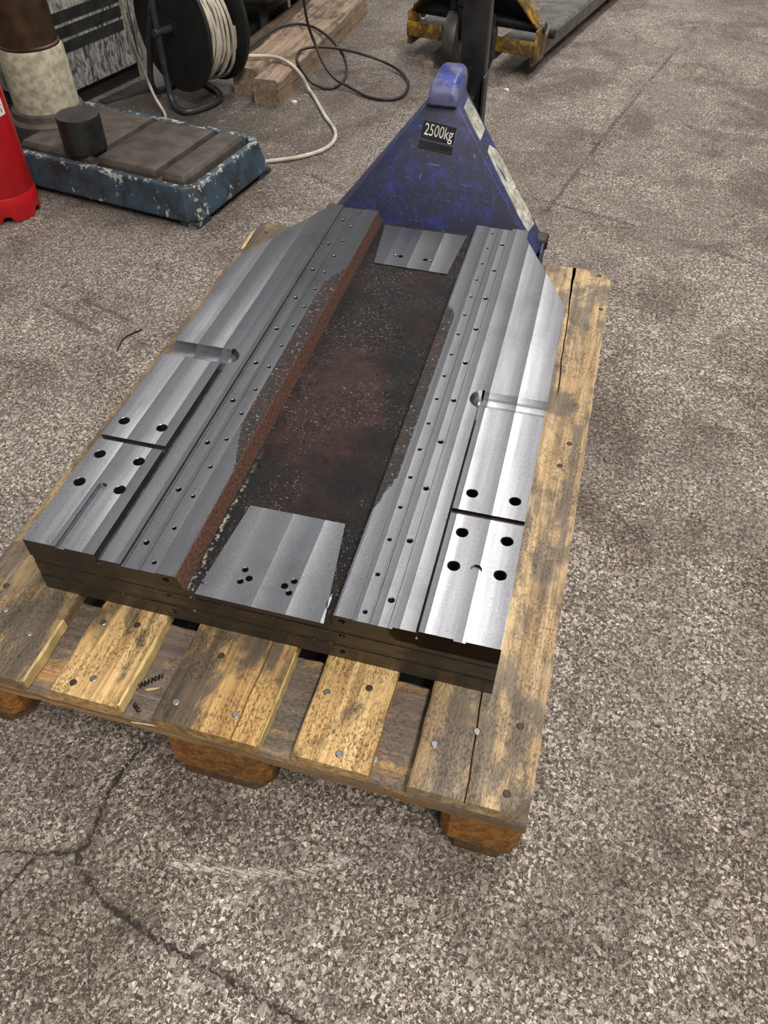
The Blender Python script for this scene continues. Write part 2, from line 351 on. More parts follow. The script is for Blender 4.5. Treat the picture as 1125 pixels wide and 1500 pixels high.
M['sheet'] = m_plain('dark_sheet_metal', (.040, .036, .034), .5, .3, .3)
M['dark_cast'] = m_plain('dark_grey_casting', (.045, .045, .042), .5, .1, .4)
M['swarf'] = m_plain('blued_swarf', (.035, .030, .028), .35, .8)
M['wall'] = m_plain('grey_plaster', (.33, .32, .30), .8)
M['chip'] = m_plain('pale_chip', (.62, .60, .55), .5)
M['leaf'] = m_plain('dry_leaf', (.26, .19, .12), .7)

# ------------------------------------------------------------------ mesh helpers
class MB:
    def __init__(s): s.v = []; s.f = []
    def add(s, vs, fs, T=None):
        o = len(s.v)
        s.v += [tuple(T @ Vector(v)) if T else tuple(v) for v in vs]
        s.f += [tuple(i + o for i in f) for f in fs]
        return s
    def box(s, x0, x1, y0, y1, z0, z1, T=None):
        v = [(x, y, z) for z in (z0, z1) for y in (y0, y1) for x in (x0, x1)]
        return s.add(v, [(0, 2, 3, 1), (4, 5, 7, 6), (0, 1, 5, 4), (2, 6, 7, 3), (0, 4, 6, 2), (1, 3, 7, 5)], T)
    def prism(s, poly, lo, hi, axis='z', T=None):
        """poly: 2-D outline; axis z: (x,y), y: (x,z), x: (y,z)"""
        n = len(poly)
        def p3(p, k):
            return (p[0], p[1], k) if axis == 'z' else ((p[0], k, p[1]) if axis == 'y' else (k, p[0], p[1]))
        v = [p3(p, lo) for p in poly] + [p3(p, hi) for p in poly]
        f = [tuple(reversed(range(n))), tuple(range(n, 2 * n))] + [(i, (i + 1) % n, n + (i + 1) % n, n + i) for i in range(n)]
        return s.add(v, f, T)
    def loft(s, rings, closed_ends=True, T=None):
        n = len(rings[0]); v = [p for r in rings for p in r]; f = []
        for k in range(len(rings) - 1):
            for i in range(n):
                j = (i + 1) % n
                f.append((k * n + i, k * n + j, (k + 1) * n + j, (k + 1) * n + i))
        if closed_ends: f += [tuple(reversed(range(n))), tuple(range((len(rings) - 1) * n, len(rings) * n))]
        return s.add(v, f, T)
    def lathe(s, prof, seg=32, T=None):
        """prof: (radius, z) from bottom to top, closed with caps"""
        rings = [[(r * math.cos(2 * PI * i / seg), r * math.sin(2 * PI * i / seg), z) for i in range(seg)] for r, z in prof]
        return s.loft(rings, True, T)
    def ring(s, prof, seg=32, T=None):
        """closed (r,z) outline swept round z: torus-like solid"""
        n = len(prof); v = []; f = []
        for i in range(seg):
            a = 2 * PI * i / seg
            v += [(r * math.cos(a), r * math.sin(a), z) for r, z in prof]
        for i in range(seg):
            k = (i + 1) % seg
            for j in range(n):
                l = (j + 1) % n
                f.append((i * n + j, k * n + j, k * n + l, i * n + l))
        return s.add(v, f, T)
    def tube(s, pts, r, seg=8, smooth=6, closed=False):
        P = [Vector(p) for p in pts]
        if smooth > 1:
            Q = []; n = len(P)
            for i in range(n if closed else n - 1):
                if closed: a, b, c, d = P[i - 1], P[i], P[(i + 1) % n], P[(i + 2) % n]
                else: a, b, c, d = P[max(i - 1, 0)], P[i], P[i + 1], P[min(i + 2, n - 1)]
                for k in range(smooth):
                    t = k / smooth
                    Q.append(.5 * ((2 * b) + (c - a) * t + (2 * a - 5 * b + 4 * c - d) * t * t + (3 * b - a - 3 * c + d) * t ** 3))
            if not closed: Q.append(P[-1])
            P = Q
        rings = []; up = None; n = len(P)
        for i, p in enumerate(P):
            t = (P[(i + 1) % n] - P[i - 1]) if closed else (P[min(i + 1, n - 1)] - P[max(i - 1, 0)])
            t.normalize()
            if up is None:
                up = t.orthogonal().normalized()
            else:
                up = (up - t * up.dot(t)).normalized()
            w = t.cross(up); rr = r(i / (n - 1)) if callable(r) else r
            rings.append([tuple(p + rr * (math.cos(2 * PI * k / seg) * up + math.sin(2 * PI * k / seg) * w)) for k in range(seg)])
        if closed: rings.append(rings[0])
        return s.loft(rings, not closed)
    def mesh(s, name):
        me = bpy.data.meshes.new(name); me.from_pydata(s.v, [], s.f); me.update()
        bm = bmesh.new(); bm.from_mesh(me); bmesh.ops.recalc_face_normals(bm, faces=bm.faces); bm.to_mesh(me); bm.free()
        return me

def link(name, me, mat, parent=None, smooth=None):
    me.materials.clear(); me.materials.append(mat)
    if smooth:
        me.shade_smooth(); me.set_sharp_from_angle(angle=math.radians(smooth))
    o = bpy.data.objects.new(name, me); COL.objects.link(o); o.parent = parent
    return o
def put(name, mb, mat, parent=None, smooth=None, bevel=0, bseg=2):
    me = mb.mesh(name)
    if bevel:
        bm = bmesh.new(); bm.from_mesh(me)
        ed = [e for e in bm.edges if len(e.link_faces) == 2 and e.calc_face_angle(0) > .5]
        bmesh.ops.bevel(bm, geom=ed, offset=bevel, segments=bseg, affect='EDGES', profile=.5, clamp_overlap=True)
        bm.to_mesh(me); bm.free()
        if smooth is None: smooth = 40
    return link(name, me, M[mat] if isinstance(mat, str) else mat, parent, smooth)
def tag(o, label, cat, group=None, kind=None):
    o['label'] = label; o['category'] = cat
    if group: o['group'] = group
    if kind: o['kind'] = kind
    return o
def thing(name, label, cat, loc=(0, 0, 0), rz=0.0, group=None):
    o = bpy.data.objects.new(name, None); COL.objects.link(o); o.location = loc; o.rotation_euler = (0, 0, rz)
    o.empty_display_size = .05
    return tag(o, label, cat, group)
def cut(o, mb):
    """subtract the closed shapes in mb from o's mesh for good"""
    c = bpy.data.objects.new('cutter', mb.mesh('cutter')); COL.objects.link(c)
    c.parent = o.parent; c.location = o.location
    md = o.modifiers.new('cut', 'BOOLEAN'); md.operation = 'DIFFERENCE'; md.solver = 'EXACT'; md.use_self = True; md.object = c
    bpy.context.view_layer.update()
    me = bpy.data.meshes.new_from_object(o.evaluated_get(bpy.context.evaluated_depsgraph_get()))
    o.modifiers.clear(); old = o.data; o.data = me
    bpy.data.meshes.remove(old); bpy.data.objects.remove(c)
    return o
def TR(x=0, y=0, z=0, rx=0, ry=0, rz=0):
    return Matrix.Translation((x, y, z)) @ Euler((rx, ry, rz), 'XYZ').to_matrix().to_4x4()
def text_part(name, body, size, mat, parent, T, extrude=.0008, sx=1.0):
    cu = bpy.data.curves.new(name, 'FONT'); cu.body = body; cu.size = size; cu.extrude = extrude
    cu.align_x = 'CENTER'; cu.align_y = 'CENTER'; cu.resolution_u = 3
    tmp = bpy.data.objects.new('tmp_text', cu); COL.objects.link(tmp); bpy.context.view_layer.update()
    me = bpy.data.meshes.new_from_object(tmp.evaluated_get(bpy.context.evaluated_depsgraph_get()))
    bpy.data.objects.remove(tmp)
    me.transform(T @ Matrix.Diagonal((sx, 1, 1, 1)))
    return link(name, me, M[mat], parent)

# ------------------------------------------------------------------ the floor
fl = MB().box(-7, 8, -4, 11, -.12, 0)
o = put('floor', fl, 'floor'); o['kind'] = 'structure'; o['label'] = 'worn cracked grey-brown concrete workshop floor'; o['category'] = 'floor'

for nm, b in (('wall_back', (-7.2, 8.2, 11, 11.2)), ('wall_left', (-7.2, -7, -4, 11)), ('wall_right', (8, 8.2, -4, 11)), ('wall_front', (-7.2, 8.2, -4.2, -4))):
    o = put(nm, MB().box(*b, -.12, 5.6), 'wall'); o['kind'] = 'structure'; o['label'] = 'plain grey plaster wall of the workshop hall'; o['category'] = 'wall'
# ------------------------------------------------------------------ wooden pallet
pal = thing('wooden_pallet', 'worn wooden pallet carrying the milled steel bed plate', 'pallet')
def board(name, x0, x1, L, thick, mat, parent, loc, rz=0, cracks=(), corner=0.0, seed=0, wander=.0012):
    """plank along local y, built as a loft so arrises wander and cracks are real grooves; top at z=thick"""
    rnd = random.Random(seed); st = 40
    ys = [L * i / st for i in range(st + 1)]
    rings = []
    for i, y in enumerate(ys):
        e0 = x0 + rnd.uniform(-wander, wander); e1 = x1 + rnd.uniform(-wander, wander)
        if corner:
            for yy, d in ((0, y), (L, L - y)):
                if d < corner * .8:
                    if x1 > x0 + .1: e1 -= (corner * .8 - d) * .9
        c = .0022 + rnd.uniform(0, .002)
        ye = y + (rnd.uniform(-.0012, .0012) if i in (0, st) else 0)
        top = [(e0, ye, thick - c), (e0 + c, ye, thick)]
        for path in cracks:
            ps = sorted(path, key=lambda q: q[1])
            if ps[0][1] - .012 <= y <= ps[-1][1] + .012:
                yy = min(max(y, ps[0][1]), ps[-1][1]); xx = ps[0][0]
                for (ax, ay), (bx, by) in zip(ps[:-1], ps[1:]):
                    if ay <= yy <= by: xx = ax + (bx - ax) * (yy - ay) / max(by - ay, 1e-6)
                w = .0014; d = thick * .55
            else: xx = path[0][0]; w = .0002; d = .0
            xx += rnd.uniform(-.0008, .0008)
            top += [(xx - w, ye, thick), (xx, ye, thick - d), (xx + w, ye, thick)]
        top += [(e1 - c, ye, thick), (e1, ye, thick - c)]
        rings.append(top + [(e1, ye, 0.0), (e0, ye, 0.0)])
    ob = put(name, MB().loft(rings), mat, parent)
    ob.location = loc; ob.rotation_euler = (0, 0, rz)
    return ob
nail_me = MB().lathe([(.0035, -.004), (.0048, 0), (.0048, .0008), (.0036, .0016)], 12).mesh('nail')
nail_me.materials.append(M['nail'])
nail2_me = nail_me.copy(); nail2_me.materials.clear(); nail2_me.materials.append(M['nail_rust'])
def nail(parent, x, y, z, rusty=False):
    n = bpy.data.objects.new('nail', nail2_me if rusty else nail_me); COL.objects.link(n); n.parent = parent
    n.location = Vector((x, y, z)) - parent.location
    return n
ZT = .144
spec = [(.000, .147, 'wood_grimy_shaded', [(.042, .128, 1), (.117, .067, 0), (.064, .092, 0), (.03, 1.16, 1), (.11, 1.15, 1)], ()),
        (.187, .282, 'wood_tan', [(.204, .109, 0), (.235, .029, 0), (.213, .017, 1), (.25, .118, 1)], ()),
        (.330, .470, 'wood_gold', [(.351, .027, 0), (.430, .031, 0), (.379, .104, 1)], [[(.437, .012), (.436, .06), (.4385, .10), (.437, .15)]]),
        (.514, .609, 'wood_tan', [(.529, .091, 0), (.579, .111, 1), (.569, .017, 0)], ()),
        (.657, .800, 'wood_brown', [(.722, .090, 0), (.676, .060, 0), (.770, .023, 1), (.772, .111, 1), (.775, 1.182, 1), (.773, .639, 1), (.764, .582, 1), (.789, 1.056, 1)],
         [[(.725, .0), (.7245, .03), (.722, .055), (.721, .077), (.722, .090), (.7185, .138), (.716, .22)], [(.738, .78), (.732, .881), (.730, .985), (.724, 1.097), (.719, 1.2)]])]
for i, (x0, x1, mt, nails, cr) in enumerate(spec):
    b = board('deck_board', x0, x1, 1.2, .022, mt, pal, (0, 0, ZT - .022), 0, cr, .028 if i == 4 else 0, 10 + i)
    for x, y, rs in nails: nail(b, x, y, ZT - .0004, rs)
for k, y0 in enumerate((0.0, .5275, 1.055)):
    b = board('cross_board', 0, .145, .8, .022, 'wood_grey', pal, (.8, y0, .100), PI / 2, (), 0, 30 + k)
    if k == 0:
        n = bpy.data.objects.new('nail', nail_me); COL.objects.link(n); n.parent = b; n.location = (.032, .191, .0216)
# the bright torn long edges on three deck boards are part of the wood: slivers
def sliver(parent, x, y0, y1, w):
    m = MB(); r = random.Random(int(x * 1000)); rg = []
    for i in range(13):
        t = i / 12; ww = w * (.5 + .5 * r.random()) * (1 - .4 * abs(2 * t - 1))
        y = y0 + (y1 - y0) * t
        rg.append([(x, y, .003), (x + ww, y, .003), (x + ww * .75, y, .017 + .003 * r.random()), (x, y, .0205)])
    return put('torn_edge', m.loft(rg), 'wood_fresh', parent)
for k, bx in enumerate((0, .345, .6555)):
    wx = (.145, .145, .145)[k]
    for j, by in enumerate((0.0, .5275, 1.055)):
        # chamfered block between cross board and skid
        x0, x1 = ((0.0, .100), (.3275, .4725), (.700, .800))[k]; c = .012
        poly = [(x0 + c, by + .002), (x1 - c, by + .002), (x1, by + .002 + c), (x1, by + .143 - c), (x1 - c, by + .143), (x0 + c, by + .143), (x0, by + .143 - c), (x0, by + .002 + c)]
        put('block', MB().prism(poly, .022, .100), 'wood_block', pal)
for k, x0 in enumerate((0.0, .3275, .655)):
    c = .022; w = .145 if k == 1 else .100; xs = x0 if k < 2 else .700
    if k == 1: xs = .3275
    poly = [(xs + c, 0), (xs + w - c, 0), (xs + w, c), (xs + w, 1.2 - c), (xs + w - c, 1.2), (xs + c, 1.2), (xs, 1.2 - c), (xs, c)]
    put('skid', MB().prism(poly, 0, .022), 'wood_skid', pal)
for b, x, y0, y1, w in ((1, .282, .004, .137, .007), (2, .470, .002, .137, .004), (0, .147, .002, .1, .006)):
    sliver([c for c in pal.children if c.name.startswith('deck_board')][b], x, y0, y1, w)

# ------------------------------------------------------------------ milled bed plate
PL = thing('machined_bed_plate', 'heavy milled steel machine bed plate with a black channel lying on the pallet', 'machine part', (.0986, .140, .144), .0152)
ZB = -.144                                     # shapes below are written with world heights, shifted down by the pallet height
def pput(name, mb, mat, smooth=None):
    mb.v = [(x, y, z + ZB) for x, y, z in mb.v]
    return put(name, mb, mat, PL, smooth)
def hole(mb, x, y, r, z0, z1, seg=18): mb.lathe([(r, z0), (r, z1)], seg, TR(x, y, ZB))
def cone(mb, x, y, r, z0, z1, c=.001, seg=18): mb.lathe([(r, z0), (r, z1 - c), (r + c, z1), (r + c, z1 + .01)], seg, TR(x, y, ZB))
out = [(0, .002), (.632, -.005), (.632, .742), (.519, .998), (.113, 1.002), (0, .748)]
def inset(d): return [(0, .002 + d), (.632, -.005 + d)] + out[2:]
base = MB()
rings = []
for z, d in ((.144, .0), (.1725, .0), (.1728, .0012), (.2005, .0012), (.2008, .0024), (.2155, .0024)):
    rings.append([(x, y, z) for x, y in inset(d)])
base.loft(rings)
body = pput('base_block', base, 'channel')
c = MB()
for x, y in ((.2979, .038), (.3467, .0384)): hole(c, x, y, .0048, .17, .24)
for x, y in ((.2874, .0504), (.2884, .0309), (.3561, .0489), (.3554, .0295)): hole(c, x, y, .0038, .20, .24)
for x, y in ((.2958, .8728), (.3463, .8729)): hole(c, x, y, .0062, .17, .24)
for x, z in ((.198, .194), (.198, .1606), (.435, .1946), (.4345, .160)):
    c.lathe([(.0045, -.016), (.0045, .03)], 16, TR(x, 0, z + ZB, PI / 2))
cut(body, c)
# two guide rails, stepped and drilled
la = [(.1530, .0457 + .1003 * k) for k in range(10)]; lb = [(.1783, .0169 + .0606 * k) for k in range(17)]
ra = [(.4622, .0125 + .0600 * k) for k in range(17)]; rb = [(.4888, .0380 + .0995 * k) for k in range(10)]
railL = [(.103, .2155), (.103, .232), (.1095, .232), (.1105, .242), (.1388, .242), (.1398, .2375), (.1642, .2375), (.1645, .2390), (.1655, .2390), (.1660, .2384), (.1870, .2384), (.1873, .2398), (.2145, .2398), (.2155, .2388), (.2235, .2155)]
rl = pput('guide_rail', MB().prism(railL, .001, 1.002, 'y'), 'steel_rail')
c = MB()
for x, y in la: cone(c, x, y, .0034, .226, .2375)
for x, y in lb: cone(c, x, y, .0026, .226, .2384, .0008)
c.lathe([(.0045, -.016), (.0045, .03)], 16, TR(.2002, 0, .229 + ZB, PI / 2))
c.box(.102, .1105, .47, 1.1, .2 + ZB, .26 + ZB)
cut(rl, c)
railR = [(.5330, .2155), (.5330, .228), (.5295, .228), (.5290, .242), (.5010, .242), (.5003, .2375), (.4955, .2375), (.4948, .2380), (.4728, .2380), (.4722, .2390), (.4705, .2390), (.4700, .2384), (.4506, .2384), (.4503, .2398), (.4262, .2398), (.4252, .2388), (.4235, .2155)]
rr = pput('guide_rail', MB().prism(railR, -.003, .996, 'y'), 'steel_rail')
c = MB()
for x, y in ra: cone(c, x, y, .0026, .226, .2384, .0008)
for x, y in rb: cone(c, x, y, .0036, .226, .2380)
c.lathe([(.0045, -.016), (.0045, .03)], 16, TR(.4365, 0, .230 + ZB, PI / 2))
c.box(.5285, .534, .468, 1.1, .2 + ZB, .26 + ZB)
cut(rr, c)
pput('cast_groove', MB().box(.1034, .1094, .004, .415, .2300, .2362), 'gap')
pput('cast_groove', MB().box(.5299, .5327, .002, .405, .2270, .2330), 'gap')
# raised mounting pads in front, lower wings behind, with a ball-nosed trough between
def ball(mb, x, y, z, r):
    prof = [(max(r * math.sin(PI * k / 10), .0001), -r * math.cos(PI * k / 10)) for k in range(11)]
    mb.lathe(prof, 20, TR(x, y, z + ZB))
def trough_arc(yc, zc, r, ztop_near, zfar, n=12):
    a0 = -math.acos(max(-1, min(1, (zc - ztop_near) / r))); a1 = math.acos((zc - zfar) / r)
    return [(yc + r * math.sin(a0 + (a1 - a0) * k / n), zc - r * math.cos(a0 + (a1 - a0) * k / n)) for k in range(n + 1)]
for side in (0, 1):
    x0, x1 = ((0, .103), (.533, .632))[side]; y0 = (.002, -.005)[side]
    yk = (.2085, .1965)[side]
    arc = trough_arc(.4455, .258, .028, .248, .2405)
    ys = arc[0][0]
    pad = pput('mounting_pad', MB().box(x0, x1, y0, ys, .2155, .248), 'steel')
    c = MB()
    hx = ((.0187, .0805), (.5540, .6137))[side]; hy = ((.1158, .1738, .2487), (.1033, .161, .235))[side]
    for x in hx:
        for y in hy: cone(c, x, y, .0080, .2215, .248, .0006, 28)
    c.box(x0 - .01, x1 + .01, yk - .0045, yk + .0045, .2425 + ZB, .26 + ZB)
    sx = ((.0470, .0600), (.5752, .5902))[side]; se = (.116, .105)[side]
    r = (sx[1] - sx[0]) / 2; cx = sum(sx) / 2
    sl = [(sx[0], -.05), (sx[1], -.05)] + [(cx + r * math.cos(PI * k / 12), se + r * math.sin(PI * k / 12)) for k in range(13)]
    c.prism(sl, .2445 + ZB, .26 + ZB)
    cut(pad, c)
    if side == 0: xa, xb = 0, .1105
    else: xa, xb = .5285, .632
    prof = [(ys, .2155)] + arc + [(1.0, .2405), (1.0, .2155)]
    wm = MB()
    if side == 0:
        wm.prism(prof, 0, .103, 'x')
    else:
        wm.prism(prof, .533, .632, 'x')
    w = pput('wing', wm, 'steel')
    c = MB()
    if side == 0: c.prism([(-.05, .6343), (.0, .748), (.113, 1.002), (.15, 1.0854), (-.05, 1.2)], -.05, .3)
    else: c.prism([(.70, .588), (.632, .742), (.519, .998), (.48, 1.0864), (.70, 1.2)], -.05, .3)
    cut(w, c)
    st = MB().box(*((.103, .1105) if side == 0 else (.5285, .533)), .470, (1.000 if side == 0 else .9945), .2155, .2405)
    so = pput('wing_strip', st, 'steel')
    if side == 0:
        c = MB(); c.prism([(-.05, .6343), (.0, .748), (.113, 1.002), (.15, 1.0854), (-.05, 1.2)], -.05, .3); cut(so, c)
    # rounded end of the trough bites into the rail strip
    c = MB(); ball(c, .101 if side == 0 else .535, .4455, .2585, .028)
    cut(rl if side == 0 else rr, c)
# flat milled pads on the channel floor
p1 = pput('machined_pad', MB().prism([(.239, -.0025), (.413, -.0040), (.392, .161), (.2525, .160)], .2100, .2178), 'steel_pad')
c = MB()
for x, y in ((.2979, .038), (.3467, .0384)): hole(c, x, y, .0048, .17, .24)
for x, y in ((.2874, .0504), (.2884, .0309), (.3561, .0489), (.3554, .0295)): cone(c, x, y, .0038, .20, .2178)
cut(p1, c)
p2 = pput('machined_pad', MB().prism([(.2504, .836), (.399, .832), (.4088, .986), (.2326, .989)], .2100, .2178), 'steel_pad')
c = MB()
for x, y in ((.2958, .8728), (.3463, .8729)): hole(c, x, y, .0050, .17, .24)
for x, y in ((.2855, .8733), (.3575, .8710)): cone(c, x, y, .0028, .20, .2178)
cut(p2, c)
# chips of broken cast skin at the pad corners
for x, y, sx, sy in ((.243, .018, .006, .004), (.4105, .030, .004, .016), (.2345, .003, .004, .003)):
    m = MB(); r = random.Random(int(x * 999))
    m.loft([[(x + sx * math.cos(a) * k * r.uniform(.7, 1.1), y + sy * math.sin(a) * k * r.uniform(.7, 1.1), z) for a in [2 * PI * i / 9 for i in range(9)]] for k, z in ((1, .2155), (.9, .2185), (.45, .2205))])
    pput('cast_burr', m, 'steel_pad')

# ------------------------------------------------------------------ hand pallet trucks (forks towards local +y)
def pallet_truck(label, loc, rz, paint, cap, forkm, lug, tiller_h, wheel_turn=0.0, tx=0.0, ty=-.22, fork_z=.082):
    t = thing('hand_pallet_truck', label, 'pallet truck', loc, rz, None)
    # A-shaped housing: front sheet leans back, two side flanges behind it, open at the rear
    def fy(z): return -(z - .205) * .37                    # lean of the front sheet
    hw = lambda z: .195 + (.205 - z) * .8
    d = .085; th = .006
    zb, za = .150, .415
    f = MB()
    F = [(-hw(zb), fy(zb), zb), (hw(zb), fy(zb), zb), (hw(za), fy(za), za), (-hw(za), fy(za), za)]
    f.loft([F, [(x, y - th, z) for x, y, z in F]])
    put('front_sheet', f, paint if lug < 0 else 'black_metal', t, None, .0025)
    for sgn in (-1, 1):
        a = Vector((sgn * hw(zb), fy(zb), zb)); b = Vector((sgn * hw(za), fy(za), za))
        nx = Vector((-sgn * .78, 0, -.62)) * th
        q = [a, b, b + Vector((0, -d, 0)), a + Vector((sgn * .012, -d, 0))]
        put('side_flange', MB().loft([[tuple(v) for v in q], [tuple(v + nx) for v in q]]), paint, t, None, .002)
    # cap over the apex
    c = MB(); zc = za - .008
    ring = lambda y, s, z0, z1: [(-.031 * s, y, z0), (.031 * s, y, z0), (.031 * s, y, z1 - .012), (.022 * s, y, z1), (-.022 * s, y, z1), (-.031 * s, y, z1 - .012)]
    ys = fy(za)
    c.loft([ring(ys + .016, 1.0, zc, zc + .026), ring(ys - .004, 1.0, zc, zc + .044), ring(ys - .06, .98, zc, zc + .050), ring(ys - .098, .92, zc - .004, zc + .048), ring(ys - .108, .86, zc - .002, zc + .036)])
    put('cap', c, cap, t, None, .005, 3)
    # cross tube with end bosses, low behind the sheet
    put('torsion_tube', MB().lathe([(.015, -.258), (.019, -.253), (.019, .253), (.015, .258)], 20, TR(0, -.060 if lug < 0 else -.020, .150, 0, PI / 2)), 'black_metal', t, 40)
    # forks
    for sgn in (-1, 1):
        fx = sgn * .170; w = .074
        fk = MB(); rg = []
        for y, ww, z0, z1 in ((-.085, w, fork_z - .062, fork_z + .002), (.10, w, fork_z - .055, fork_z), (1.02, w, fork_z - .05, fork_z), (1.10, w * .92, fork_z - .044, fork_z - .003), (1.15, w * .6, fork_z - .03, fork_z - .010)):
            rg.append([(fx - ww, y, z0), (fx - ww, y, z1 - .008), (fx - ww + .01, y, z1), (fx + ww - .01, y, z1), (fx + ww, y, z1 - .008), (fx + ww, y, z0), (fx + ww - .006, y, z0), (fx + ww - .006, y, z1 - .012), (fx - ww + .006, y, z1 - .012), (fx - ww + .006, y, z0)])
        fo = put('fork', fk.loft(rg), forkm, t)
        put('fork_roller', MB().lathe([(.030, -.045), (.036, -.041), (.036, .041), (.030, .045)], 24, TR(fx, .96, .037, 0, PI / 2)), 'rubber', fo, 40)
        # heel box joining fork and flange
        hx0, hx1 = sorted((sgn * .105, sgn * .252))
        h = MB().box(hx0, hx1, -.096, -.088, .075, .122)
        put('heel_plate', h, paint, t, None, .002)
        put('heel_side', MB().prism([(-.09, .045), (.018, .045), (.018, .100), (-.002, .156), (-.09, .156)], sgn * .246, sgn * .252, 'x'), paint, t, None, .0015)
        if lug > 0: put('pivot_pin', MB().lathe([(.016, 0), (.016, .022), (.011, .025)], 16, TR(sgn * .250, .05, .115, 0, sgn * PI / 2)), 'dark_metal', t, 40)
    # pump, steered axle, wheels
    pw = TR(0, ty + .03, 0)
    put('pump_body', MB().lathe([(.050, .10), (.054, .105), (.054, .20), (.034, .21), (.034, .36), (.020, .365), (.020, za)], 24, pw), 'black_metal', t, 40)
    put('axle_fork', MB().box(-.075, .075, ty + .005, ty + .055, .185, .215), 'black_metal', t, None, .004)
    W_ = TR(0, ty + .03, 0, 0, 0, wheel_turn)
    for sgn in (-1, 1):
        Tm = W_ @ TR(sgn * .058, 0, .092, 0, PI / 2)
        wl = put('steer_wheel', MB().lathe([(.050, -.024), (.078, -.025), (.088, -.022), (.0915, -.014), (.0915, .014), (.088, .022), (.078, .025), (.050, .024)], 40, Tm), 'rubber', t, 35)
        put('wheel_hub', MB().lathe([(.020, -.029), (.048, -.0255), (.048, .0255), (.020, .029)], 24, Tm), 'dark_metal', wl, 35)
    put('axle_bracket', MB().box(-.014, .014, -.02, .02, .08, .2, W_), 'black_metal', t, None, .003)
    # tiller
    tl = MB()
    prof = [(-.029, -.026), (.029, -.026), (.029, .026), (-.029, .026)]
    tl.loft([[(tx + x, ty + y - .01, z) for x, y in prof] for z in (.21, .50, tiller_h)])
    ti = put('tiller', tl, 'black_metal', t, None, .006)
    put('tiller_lug', MB().box(tx - .034, tx - .028, ty - .02, ty + .03, .17, .40) if lug < 0 else MB().box(tx + .030, tx + .042, ty - .05, ty + .03, .17, .44), 'black_metal', ti, None, .002)
    hz = tiller_h - .02
    put('handle', MB().tube([(tx - .02, ty, hz), (tx - .10, ty, hz + .06), (tx - .125, ty, hz + .15), (tx - .07, ty, hz + .20), (tx + .07, ty, hz + .20), (tx + .125, ty, hz + .15), (tx + .10, ty, hz + .06), (tx + .02, ty, hz)], .013, 10, 6), 'black_metal', ti, 50)
    return t, fy, hw
J, fy, hw = pallet_truck('scuffed blue hand pallet truck with a 2500 kg plate pushed into the pallet', (.394, 1.222, 0), PI, 'jack_blue', 'jack_cap', 'black_metal', -1, 1.12, .2, -.018, -.30)
# rating plate on the sloping front sheet and worn sticker on the right flange
lean = math.atan(.37)
def on_sheet(u, z): return TR(u, fy(z) + .0005, z, PI / 2 + 0, 0, PI) @ Matrix.Identity(4)
# sheet-aligned frame: x to the viewer's right, y up the sheet, z out of it
X = Vector((-1, 0, 0)); Yv = Vector((0, -.37, 1)).normalized(); Zv = X.cross(Yv)
def sheet_frame(xw, z):
    p = Vector((xw, fy(z), z)); m = Matrix((X, Yv, Zv)).transposed().to_4x4(); m.translation = p
    return m
tilt = Matrix.Rotation(math.radians(-6), 4, 'Z')
T0 = sheet_frame(0.002, .351) @ tilt
rp = put('rating_plate', MB().box(-.037, .034, -.008, .024, 0, .0016, T0), 'black_metal', J, None, .0006, 1)
text_part('lettering', '2500kg', .0325, 'white_ink', rp, T0 @ TR(-.001, .008, .002), .0008, .66)
pf = MB()
for b in ((-.038, .036, -.0145, -.0125), (-.038, .036, -.0275, -.0255), (-.038, -.036, -.0275, -.0125), (.034, .036, -.0275, -.0125)):
    pf.box(b[0], b[1], b[2], b[3], 0, .002, T0)
put('plate_frame', pf, 'dark_metal', rp)
put('plate_inlay', MB().box(-.036, .034, -.0255, -.0145, 0, .0008, T0), 'black_metal', rp)
def on_flange(u, w, lift):                           # u: 0 bottom .. 1 apex along the right flange, w: 0 front .. 1 rear
    zb, za, d = .150, .415, .085
    a = Vector((-hw(zb), fy(zb), zb)); b = Vector((-hw(za), fy(za), za))
    a2 = a + Vector((-.012, -d, 0)); b2 = b + Vector((0, -d, 0))
    p = (a.lerp(b, u)).lerp(a2.lerp(b2, u), w)
    return tuple(p + Vector((-.78, 0, .62)) * lift)
def sticker(pts):
    lo = [on_flange(u, w, .0008) for u, w in pts]; hi = [on_flange(u, w, .0022) for u, w in pts]
    put('sticker', MB().loft([lo, hi]), 'sticker', J)
sticker([(.14, .30), (.25, .26), (.40, .28), (.55, .26), (.66, .30), (.67, .60), (.62, .86), (.50, .93), (.36, .88), (.22, .92), (.13, .84)])
sticker([(.74, .20), (.84, .16), (.94, .22), (.95, .78), (.86, .86), (.75, .82)])

YJ, _, _ = pallet_truck('chipped yellow hand pallet truck with black tiller standing at the far end of the floor', (.205, 2.84, 0), math.radians(-13), 'jack_yellow', 'jack_yellow', 'fork_worn', 1, 1.1, .15, 0, -.115, .105)

# ------------------------------------------------------------------ drill press stand
rz = math.radians(-9)
D = thing('drill_press_stand', 'chipped blue cast machine base with slotted iron table and cream column', 'machine', (-.259, 1.365, 0), rz)
